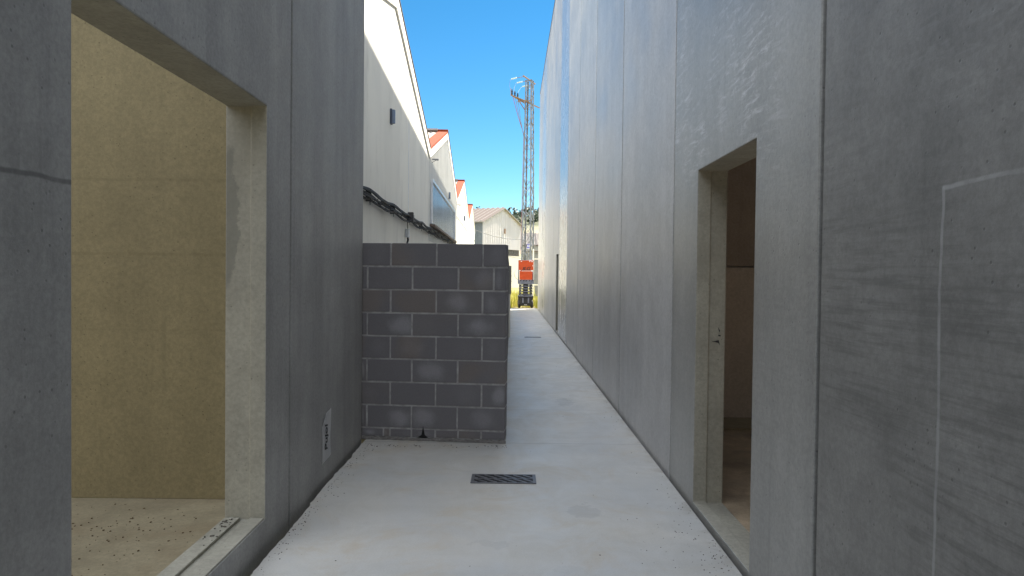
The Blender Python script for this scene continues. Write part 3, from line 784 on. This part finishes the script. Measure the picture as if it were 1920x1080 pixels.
for sgn in (0, 1):
    bm = NB(); n = 96; V0 = []
    for i in range(n+1):
        r_ = -.25 + (LB+.25)*i/n; hh = .16 if i % 2 else .04
        ge = -.3 if sgn == 0 else gw+.3
        V0.append([bm.verts.new(GB(ge, r_, EZ-.11+hh)), bm.verts.new(GB(gw/2, r_, AZ+hh)), bm.verts.new(GB(ge, r_, EZ-.16)), bm.verts.new(GB(gw/2, r_, AZ-.05))])
    for a, b in zip(V0, V0[1:]):
        fc = bm.faces.new((a[0], a[1], b[1], b[0])); fc.material_index = (V0.index(a) % 2 == 0); bm.faces.new((a[2], b[2], b[3], a[3])); bm.faces.new((a[0], b[0], b[2], a[2]))
    bm.faces.new((V0[0][0], V0[0][2], V0[0][3], V0[0][1]))
    obj('roof', bm, [M_fibro2, M_rustrib], barn)
bm = NB(); prism(bm, [(gw*.52, 6.0), (gw*.55, 6.0), (gw*.55, 6.55), (gw*.52, 6.55)], lambda p, d: GB(p[0], d, p[1]), -.10, -.03); obj('wall_vent', bm, M_rustarm, barn)

# ================================================================== LATTICE TOWER
TX, TY = 1.29, 55.0
tw = thing('lattice_tower', (TX, TY, 0), 'tall narrow galvanised lattice pylon with insulators and cross arms, behind the orange scissor lift', 'pylon')
PH = R(23.6)
def tr(z): return .60 + (.365-.60)*min(1, z/16.3)
def TC(k, z):
    a = PH + k*math.pi/2; r_ = tr(z); lean = .0
    return Vector((TX + r_*math.cos(a) + lean, TY + r_*math.sin(a), z))
HT = 16.45
for k in range(4):
    c0 = TC(k, 0); cin = (TC((k+1) % 4, 0)-c0); cin2 = (TC((k+3) % 4, 0)-c0)
    bm = NB(); angle_bar(bm, TC(k, 0), TC(k, HT), .10, .014, cin, cin2); obj('leg', bm, M_galv, tw)
bm = NB(); z = .3; flip = 0
while z < HT-.5:
    st = 1.15*tr(z)*1.6
    for k in range(4):
        k2 = (k+1) % 4; z2 = min(z+st, HT)
        p, q = (TC(k, z), TC(k2, z2)) if (flip+k) % 2 else (TC(k2, z), TC(k, z2))
        bar(bm, p, q, .05, .02)
        if z < 8: 
            p, q = (TC(k2, z), TC(k, z2)) if (flip+k) % 2 else (TC(k, z), TC(k2, z2)); bar(bm, p, q, .035, .015)
    z = z2; flip ^= 1
for z in (3.0, 8.2, 11.2, 13.1, 14.3, 15.2, 16.4):
    for k in range(4): bar(bm, TC(k, z), TC((k+1) % 4, z), .05, .02)
obj('bracing', bm, M_galv, tw)
ad = Vector((.39, .92, 0)).normalized(); pd = Vector((-.92, .39, 0)).normalized(); tc = Vector((TX, TY, 0))
def AP(a, p, z): v = tc + ad*a + pd*p; return Vector((v.x, v.y, z))
bm = NB(); bar(bm, AP(-1.2, .05, 16.50), AP(1.3, .05, 16.50), .09, .07); obj('top_crossarm', bm, M_rustarm, tw)
bm = NB()
for sgn in (-.22, .22):
    bar(bm, AP(-2.6, .45, 14.75), AP(.2, .2+sgn, 14.75), .07, .06)
bar(bm, AP(-2.6, .45, 14.75), AP(1.9, -.1, 14.75), .08, .08); bar(bm, AP(-1.6, .35, 14.72), AP(.1, .3, 14.05), .05); bar(bm, AP(-2.62, .45, 14.7), AP(-2.62, .45, 15.25), .04)
bar(bm, AP(-.3, .9, 14.8), AP(-.3, -.3, 14.8), .05)
obj('lower_crossarm', bm, M_rustarm, tw)
for i, a in enumerate((-1.1, .05, 1.2)):
    z = 16.45
    st = AP(a, .05, z); 
    bm = NB(); bar(bm, st, AP(a, .62, z-.03), .03, .03); obj('link', bm, M_rustarm, tw)
    bm = NB(); prof = []
    for q in range(6):
        d = q*.085; prof += [(d, .025), (d+.012, .065), (d+.035, .055), (d+.045, .025)]
    dirn = (AP(a, 1.2, z-.10) - AP(a, .62, z-.03))
    lathe(bm, prof, AP(a, .62, z-.03), dirn, 12); obj('insulator', bm, M_ins, tw, smooth=True)
    bm = NB(); e0 = AP(a, 1.16, z-.10); e1 = AP(-2.4 + i*.55, .45, 14.9)
    pts = [e0.lerp(e1, q/10) + pd*(.12*math.sin(q/10*math.pi)) for q in range(11)]
    tube(bm, pts, .010, 6); obj('jumper_wire', bm, M_cable2, tw)
    bm = NB(); lathe(bm, [(0, .05), (.08, .07), (.16, .05), (.24, .07), (.32, .05), (.42, .03)], AP(-2.4+i*.55, .45, 14.8), (0, 0, 1), 10); obj('surge_arrester', bm, M_black, tw)
    bm = NB(); e0 = AP(-2.3 + i*.5, .42, 14.7); e1 = Vector((TC(2, 12.3).x - .03, TC(2, 12.3).y, 12.3 - i*.12))
    pts = [e0.lerp(e1, q/8) - Vector((0, 0, .12*math.sin(q/8*math.pi))) for q in range(9)] + [Vector((TC(2, 3).x-.04, TC(2, 3).y, 3))]
    tube(bm, pts, .02, 6); obj('down_cable', bm, (M_magenta, M_galv, M_galv)[i], tw)

# overhead cables
def catenary(name, p, q, sag, r, label):
    p, q = Vector(p), Vector(q); bm = NB()
    tube(bm, [p.lerp(q, i/20) - Vector((0, 0, sag*4*(i/20)*(1-i/20))) for i in range(21)], r, 6)
    tag(obj(name, bm, M_cable2, loc=p), label, 'cable')
catenary('overhead_cable', F(46.5, 4.35, 0), (TC(2, 4.15).x, TC(2, 4.15).y, 4.15), .18, .016, 'thin overhead cable sagging across the face of the far barn to the pylon')
catenary('overhead_cable', F(46.5, 3.35, 0), (TC(2, 2.7).x, TC(2, 2.7).y, 2.7), .15, .014, 'lower thin cable sagging in front of the cream masonry to the pylon foot')

# ================================================================== SCISSOR LIFT
LX, LY = .655, 31.2
lift = thing('scissor_lift', (LX, LY, 0), 'small scissor lift with orange panel, folded, parked at the end of the lane', 'scissor lift')
W_, LEN = .66, 1.5
x0, x1 = LX-W_/2, LX+W_/2; y0, y1 = LY-.6, LY+.9
bm = NB(); box(bm, x0+.07, x1-.07, y0+.02, y1-.02, .09, .42); box(bm, x0+.10, x1-.10, y0-.02, y0+.02, .12, .40); obj('chassis', bm, M_liftblack, lift, bevel=.012)
for sx in (0, 1):
    for yy in (y0+.16, y1-.2):
        cx = x0+.055 if sx == 0 else x1-.055
        bm = NB(); lathe(bm, [(-.055, .12), (-.045, .155), (-.02, .165), (.02, .165), (.045, .155), (.055, .12)], (cx, yy, .163), (1, 0, 0), 22); tyre = obj('wheel', bm, M_tyre, lift, smooth=True)
        bm = NB(); lathe(bm, [(-.002, .10), (.006, .08)], (cx + (-.058 if sx == 0 else .058), yy, .163), (-1 if sx == 0 else 1, 0, 0), 16); obj('rim', bm, M_rim, tyre)
bm = NB(); box(bm, x0+.01, x1-.01, y0+.35, y1-.4, .16, .46); box(bm, x0+.0, x1-.0, y0+.02, y1-.02, .42, .53); obj('side_tray', bm, M_liftblack, lift, bevel=.01)
bm = NB(); box(bm, x0+.04, x1-.04, y0-.03, y0+.02, .50, .545); box(bm, x0+.18, x0+.24, y0-.035, y0-.015, .22, .44); box(bm, x1-.24, x1-.18, y0-.035, y0-.015, .22, .44); obj('ladder', bm, M_liftgrey, lift, bevel=.004)
bm = NB()
for k in range(3):
    cx = LX-.045+k*.045
    prism(bm, [(cx-.018, .125), (cx+.018, .125), (cx, .165)], lambda p, d: (p[0], y0-.021-d, p[1]), 0, .003)
obj('white_marking', bm, M_mark, lift)
for k in range(4):
    zc_ = .585 + k*.115
    for sx in (0, 1):
        xx = (x0+.05 if sx == 0 else x1-.13) 
        bm = NB()
        hexa(bm, [(xx, y0+.06, zc_-.03), (xx+.04, y0+.06, zc_-.03), (xx+.04, y1-.1, zc_+.02), (xx, y1-.1, zc_+.02), (xx, y0+.06, zc_+.04), (xx+.04, y0+.06, zc_+.04), (xx+.04, y1-.1, zc_+.09), (xx, y1-.1, zc_+.09)])
        hexa(bm, [(xx+.045, y0+.06, zc_+.02), (xx+.085, y0+.06, zc_+.02), (xx+.085, y1-.1, zc_-.03), (xx+.045, y1-.1, zc_-.03), (xx+.045, y0+.06, zc_+.09), (xx+.085, y0+.06, zc_+.09), (xx+.085, y1-.1, zc_+.04), (xx+.045, y1-.1, zc_+.04)])
        obj('scissor_arm', bm, M_liftblack, lift, bevel=.004)
    bm = NB(); tube(bm, [(x0+.03, y0+.08, zc_+.01), (x1-.03, y0+.08, zc_+.01)], .022, 10); obj('cross_tube', bm, M_liftgrey, lift)
    bm = NB()
    for xx in (x0+.17, x1-.20): box(bm, xx, xx+.045, y0+.035, y0+.07, zc_-.025, zc_+.045)
    obj('pivot_plate', bm, M_rim if k < 3 else M_liftgrey, lift, bevel=.004)
bm = NB(); box(bm, LX-.10, LX+.10, y0+.12, y1-.2, .54, 1.03); obj('lift_cylinder', bm, M_liftblack, lift, bevel=.02)
bm = NB(); box(bm, x0-.01, x1+.01, y0-.02, y1, 1.04, 1.09); box(bm, x0-.015, x1+.015, y0-.03, y0-.005, 1.045, 1.215); box(bm, x0-.015, x0, y0, y1, 1.045, 1.215); box(bm, x1, x1+.015, y0, y1, 1.045, 1.215); obj('platform', bm, M_liftgrey, lift, bevel=.005)
bm = NB()
for k in range(5):
    cx = x0+.06+k*.125
    prism(bm, [(cx, 1.155), (cx+.05, 1.155), (cx+.09, 1.21), (cx+.04, 1.21)], lambda p, d: (p[0], y0-.031-d, p[1]), 0, .003)
obj('hazard_stripes', bm, M_black, lift)
bm = NB(); box(bm, x0+.005, x1-.005, y0+.0, y0+.025, 1.64, 2.055); box(bm, x0+.05, x1-.05, y0-.008, y0+.022, 1.222, 1.632); pan = obj('orange_panel', bm, M_red, lift, bevel=.006)
bm = NB()
for sx in (x0+.018, x1-.018):
    for yy in (y0+.045, y0+.5, y1-.04): tube(bm, [(sx, yy, 1.21), (sx, yy, 2.06)], .018, 8)
    tube(bm, [(sx, y0+.045, 2.06), (sx, y1-.04, 2.06)], .018, 8); tube(bm, [(sx, y0+.045, 1.66), (sx, y1-.04, 1.66)], .015, 8)
tube(bm, [(x0+.018, y1-.04, 2.06), (x1-.018, y1-.04, 2.06)], .018, 8); tube(bm, [(x0+.018, y0+.045, 2.06), (x1-.018, y0+.045, 2.06)], .014, 8)
tube(bm, [(x0+.018, y1-.04, 1.66), (x1-.018, y1-.04, 1.66)], .015, 8)
obj('guard_rail', bm, M_liftgrey, lift, smooth=True)
bm = NB()
for (a, b, c, d) in ((x0+.10, x0+.15, 2.0, 2.03), (x1-.19, x1-.15, 2.0, 2.03), (x1-.10, x1-.05, 1.99, 2.03), (x0+.04, x0+.09, 1.60, 1.63), (x1-.11, x1-.03, 1.58, 1.635), (x0+.14, x1-.12, 1.592, 1.608), (x1-.05, x1-.03, 1.80, 1.86)):
    box(bm, a, b, y0-.0125, y0-.0085 if c < 1.64 else y0-.0015, c, d)
obj('reflector', bm, M_mark, pan)
LB_ = text_obj('logo', 'JLG', M_ink, pan, Matrix(((1, 0, 0, LX+.01), (0, 0, 1, y0-.006), (0, 1, 0, 1.70), (0, 0, 0, 1))) @ Matrix.Scale(-1, 4, (0, 0, 1)), .19, .002, .25, 1.2)
bm = NB(); tube(bm, [(x0-.0, y0-.02, 1.22), (x0-.10, y0-.03, 1.28), (x0-.17, y0-.03, 1.40), (x0-.19, y0-.02, 1.52), (x0-.12, y0, 1.62)], .008, 6); obj('hose', bm, M_cable2, lift)
bm = NB(); box(bm, -.18, 1.13, 30.17, 30.6, -.064, .004); tag(obj('dark_strip', bm, M_pit, loc=(.4, 30.4, 0)), 'dark strip under the lift across the end of the lane', 'drain channel')  # flat near-black strip across the end of the lane

# ================================================================== BACKGROUND CLUTTER
gate = thing('metal_gate', (1.45, 36, 0), 'tall narrow grey metal gate leaf with white posts, right of the lift', 'gate')
bm = NB(); box(bm, 1.22, 1.42, 36, 36.04, .35, 2.2); obj('panel', bm, M_galv, gate)
bm = NB(); box(bm, 1.10, 1.17, 35.97, 36.06, -.07, 2.75); box(bm, 1.45, 1.53, 35.97, 36.06, -.07, 2.5); box(bm, 1.17, 1.45, 35.98, 36.05, .9, .96); box(bm, 1.17, 1.45, 35.98, 36.05, 2.22, 2.27); obj('post', bm, M_white, gate)

shed = thing('industrial_shed', (6, 112, 0), 'distant grey shed with steep brown ribbed roof beneath the hill', 'shed')
bm = NB(); box(bm, 1.8, 14, 110, 122, -.07, 5.9); obj('wall', bm, M_greyshed, shed)
bm = NB(); n = 44; V0 = []
for i in range(n+1):
    xx = 1.4 + i*.29; hh = .14 if i % 2 else 0
    V0.append((bm.verts.new((xx, 109.6, 6.0+hh)), bm.verts.new((xx, 116, 8.2+hh)), bm.verts.new((xx, 122.4, 6.0+hh))))
for a, b in zip(V0, V0[1:]): bm.faces.new((a[0], b[0], b[1], a[1])); bm.faces.new((a[1], b[1], b[2], a[2]))
bmesh.ops.solidify(bm, geom=bm.faces[:], thickness=.08)
obj('roof', bm, M_fibro2, shed)
bm = NB()
for k in range(5): box(bm, 2.3+k*1.1, 2.9+k*1.1, 109.97, 109.995, 3.2, 4.6)
obj('window', bm, M_wdark, shed)
bm = NB()
for k in range(7): box(bm, 2.0+k*1.1, 2.12+k*1.1, 109.9, 109.98, 0, 5.8)
obj('pilaster', bm, M_cream, shed)
sg = thing('blue_sign', (2.25, 88, 0), 'small blue and white sign board on posts behind the pylon', 'sign')
bm = NB(); box(bm, 1.95, 2.50, 88, 88.05, 4.72, 5.28); obj('board', bm, M_blue, sg)
bm = NB(); box(bm, 1.93, 2.52, 88, 88.05, 5.283, 5.33); box(bm, 1.93, 2.52, 88, 88.05, 4.66, 4.717); box(bm, 2.02, 2.1, 87.98, 88, 4.85, 5.15); box(bm, 2.18, 2.3, 87.98, 88, 4.85, 5.15); obj('trim', bm, M_mark, sg)
bm = NB(); box(bm, 1.98, 2.04, 88.06, 88.12, -.07, 5.2); box(bm, 2.42, 2.48, 88.06, 88.12, -.07, 5.2); obj('post', bm, M_galv, sg)
hut = thing('grey_store', (2.6, 92, 0), 'grey ribbed store building behind the pylon foot', 'shed')
bm = NB(); box(bm, 1.7, 4.6, 92, 97, -.07, 4.4); obj('wall', bm, M_greyshed, hut)
bm = NB()
for k in range(15): box(bm, 1.75+k*.19, 1.80+k*.19, 91.94, 91.995, .1, 4.3)
obj('rib', bm, M_galv, hut)
bm = NB(); hexa(bm, [(1.5, 91.6, 4.45), (4.8, 91.6, 4.45), (4.8, 97.2, 4.6), (1.5, 97.2, 4.6), (1.5, 91.6, 4.55), (4.8, 91.6, 4.55), (4.8, 97.2, 4.75), (1.5, 97.2, 4.75)]); obj('roof', bm, M_darkgut, hut)

# weeds beyond the end of the slab
bm = NB()
for i in range(5200):
    yy = 31.7 + random.random()**1.3*16; xx = random.uniform(-2.1, 3.8)
    if abs(xx-LX) < .5 and yy < 32.4: continue
    hh = random.uniform(.35, .95)*(1.15 if random.random() < .15 else .8)*(.55+.6*abs(mnoise.noise((xx*.9, yy*.5, 0)))*1.6)
    a = random.uniform(0, math.pi*2); ln = random.uniform(.03, .28)*hh; wd = random.uniform(.010, .026)
    dx, dy = math.cos(a), math.sin(a); b0 = Vector((xx, yy, -.08)); wv = Vector((-dy, dx, 0))*wd
    m_ = b0 + Vector((dx*ln*.35, dy*ln*.35, hh*.6)); e_ = b0 + Vector((dx*ln, dy*ln, hh))
    v = [bm.verts.new(p) for p in (b0-wv, b0+wv, m_+wv*.8, m_-wv*.8, e_)]
    bm.faces.new(v[:4]); bm.faces.new((v[3], v[2], v[4]))
tag(obj('weeds', bm, M_grass), kind='stuff', label='tall sunlit yellow green weeds beyond the end of the lane')
# dry stalk
bm = NB(); tube(bm, [(-.02, 33, 0), (-.06, 33, .6), (-.02, 33, 1.1), (.05, 33, 1.45)], [.012, .01, .008, .003], 6); tube(bm, [(-.05, 33, .8), (-.0, 33, 1.0), (.04, 33, 1.15)], .006, 6); tube(bm, [(-.03, 33, 1.0), (-.10, 33, 1.2), (-.1, 33, 1.35)], .006, 6)
tag(obj('dry_stalk', bm, M_stub, loc=(-.02, 33, 0)), 'dark bare plant stalk standing in the weeds left of the lift', 'plant')

# pines on the hill: clumps of small leaf faces
bm = NB()
for i in range(420):
    j = random.randint(18, 34); k = random.randint(28, 62)
    p = hill_h[j][k]; r_ = random.uniform(2.2, 4.5); cx, cyy = p.x+random.uniform(-4, 4), p.y+random.uniform(-7, 7)
    for q in range(42):
        d = Vector((random.gauss(0, 1), random.gauss(0, 1), random.gauss(0, 1))).normalized()*r_*random.uniform(.5, 1)
        c0 = Vector((cx, cyy, p.z + r_*.75)) + Vector((d.x, d.y, d.z*.85)); s_ = random.uniform(.5, 1.1)
        a = Vector((random.gauss(0, 1), random.gauss(0, 1), random.gauss(0, 1))).normalized()*s_; b = a.cross(Vector((random.gauss(0, 1), random.gauss(0, 1), 1))).normalized()*s_
        bm.faces.new([bm.verts.new(x) for x in (c0-a, c0+b, c0+a, c0-b)])
tag(obj('wooded_hilltop', bm, M_pine), kind='stuff', label='dark green pine wood covering the top of the distant hill')

# ================================================================== LOOSE DEBRIS
def crumbs(name, pts, mat, label):
    bm = NB()
    for (x, y, z, r_) in pts:
        m_ = Matrix.Translation((x, y, z + r_*.35)) @ Matrix.Rotation(random.uniform(0, 6), 4, 'Z') @ Matrix.Diagonal((r_*random.uniform(.7, 1.5), r_, r_*random.uniform(.3, .7), 1))
        r0 = bmesh.ops.create_icosphere(bm, subdivisions=1, radius=1, matrix=m_)
        for v in r0['verts']: v.co += Vector((random.uniform(-.2, .2), random.uniform(-.2, .2), 0))*r_
    tag(obj(name, bm, mat), kind='stuff', label=label)
pts = []
for i in range(170):                       # along the right wall, thickest by the doorway
    y = random.choice((random.gauss(3.6, .5), random.uniform(3, 12)))
    pts.append((XR - .03 - abs(random.gauss(0, .10)), y, 0, random.uniform(.0012, .0042)))
for i in range(60): pts.append((random.gauss(.9, .15), random.gauss(3.6, .4), 0, random.uniform(.0012, .004)))
for i in range(230): pts.append((XL + .06 + abs(random.gauss(0, .045)), random.uniform(2.4, 6), 0, random.uniform(.0012, .0042)))
for i in range(75): pts.append((random.uniform(-1.1, 1.05), 3 + random.random()**2*14, 0, random.uniform(.0012, .0042)))
for i in range(60): pts.append((random.uniform(-1.2, 0), 5.93 - random.random()*.08, 0, random.uniform(.002, .007)))
crumbs('grit', pts, M_stub, 'dark grit and crumbs scattered on the concrete lane')
pts = [(random.gauss(-2.15, .3), random.gauss(3.6, .3), .05, random.uniform(.0015, .006)) for i in range(210)]
pts = [p for p in pts if p[0] < -1.50 and p[1] < 4.28]
crumbs('leaf_litter', pts, M_leaf, 'dark leaf litter on the tan room floor')
pts = [(random.uniform(-1.47, -1.41), random.uniform(3.3, 3.66), .153, random.uniform(.003, .007)) for i in range(30)] 
crumbs('sill_grit', pts, M_stub, 'dark grit on the sill of the open bay')
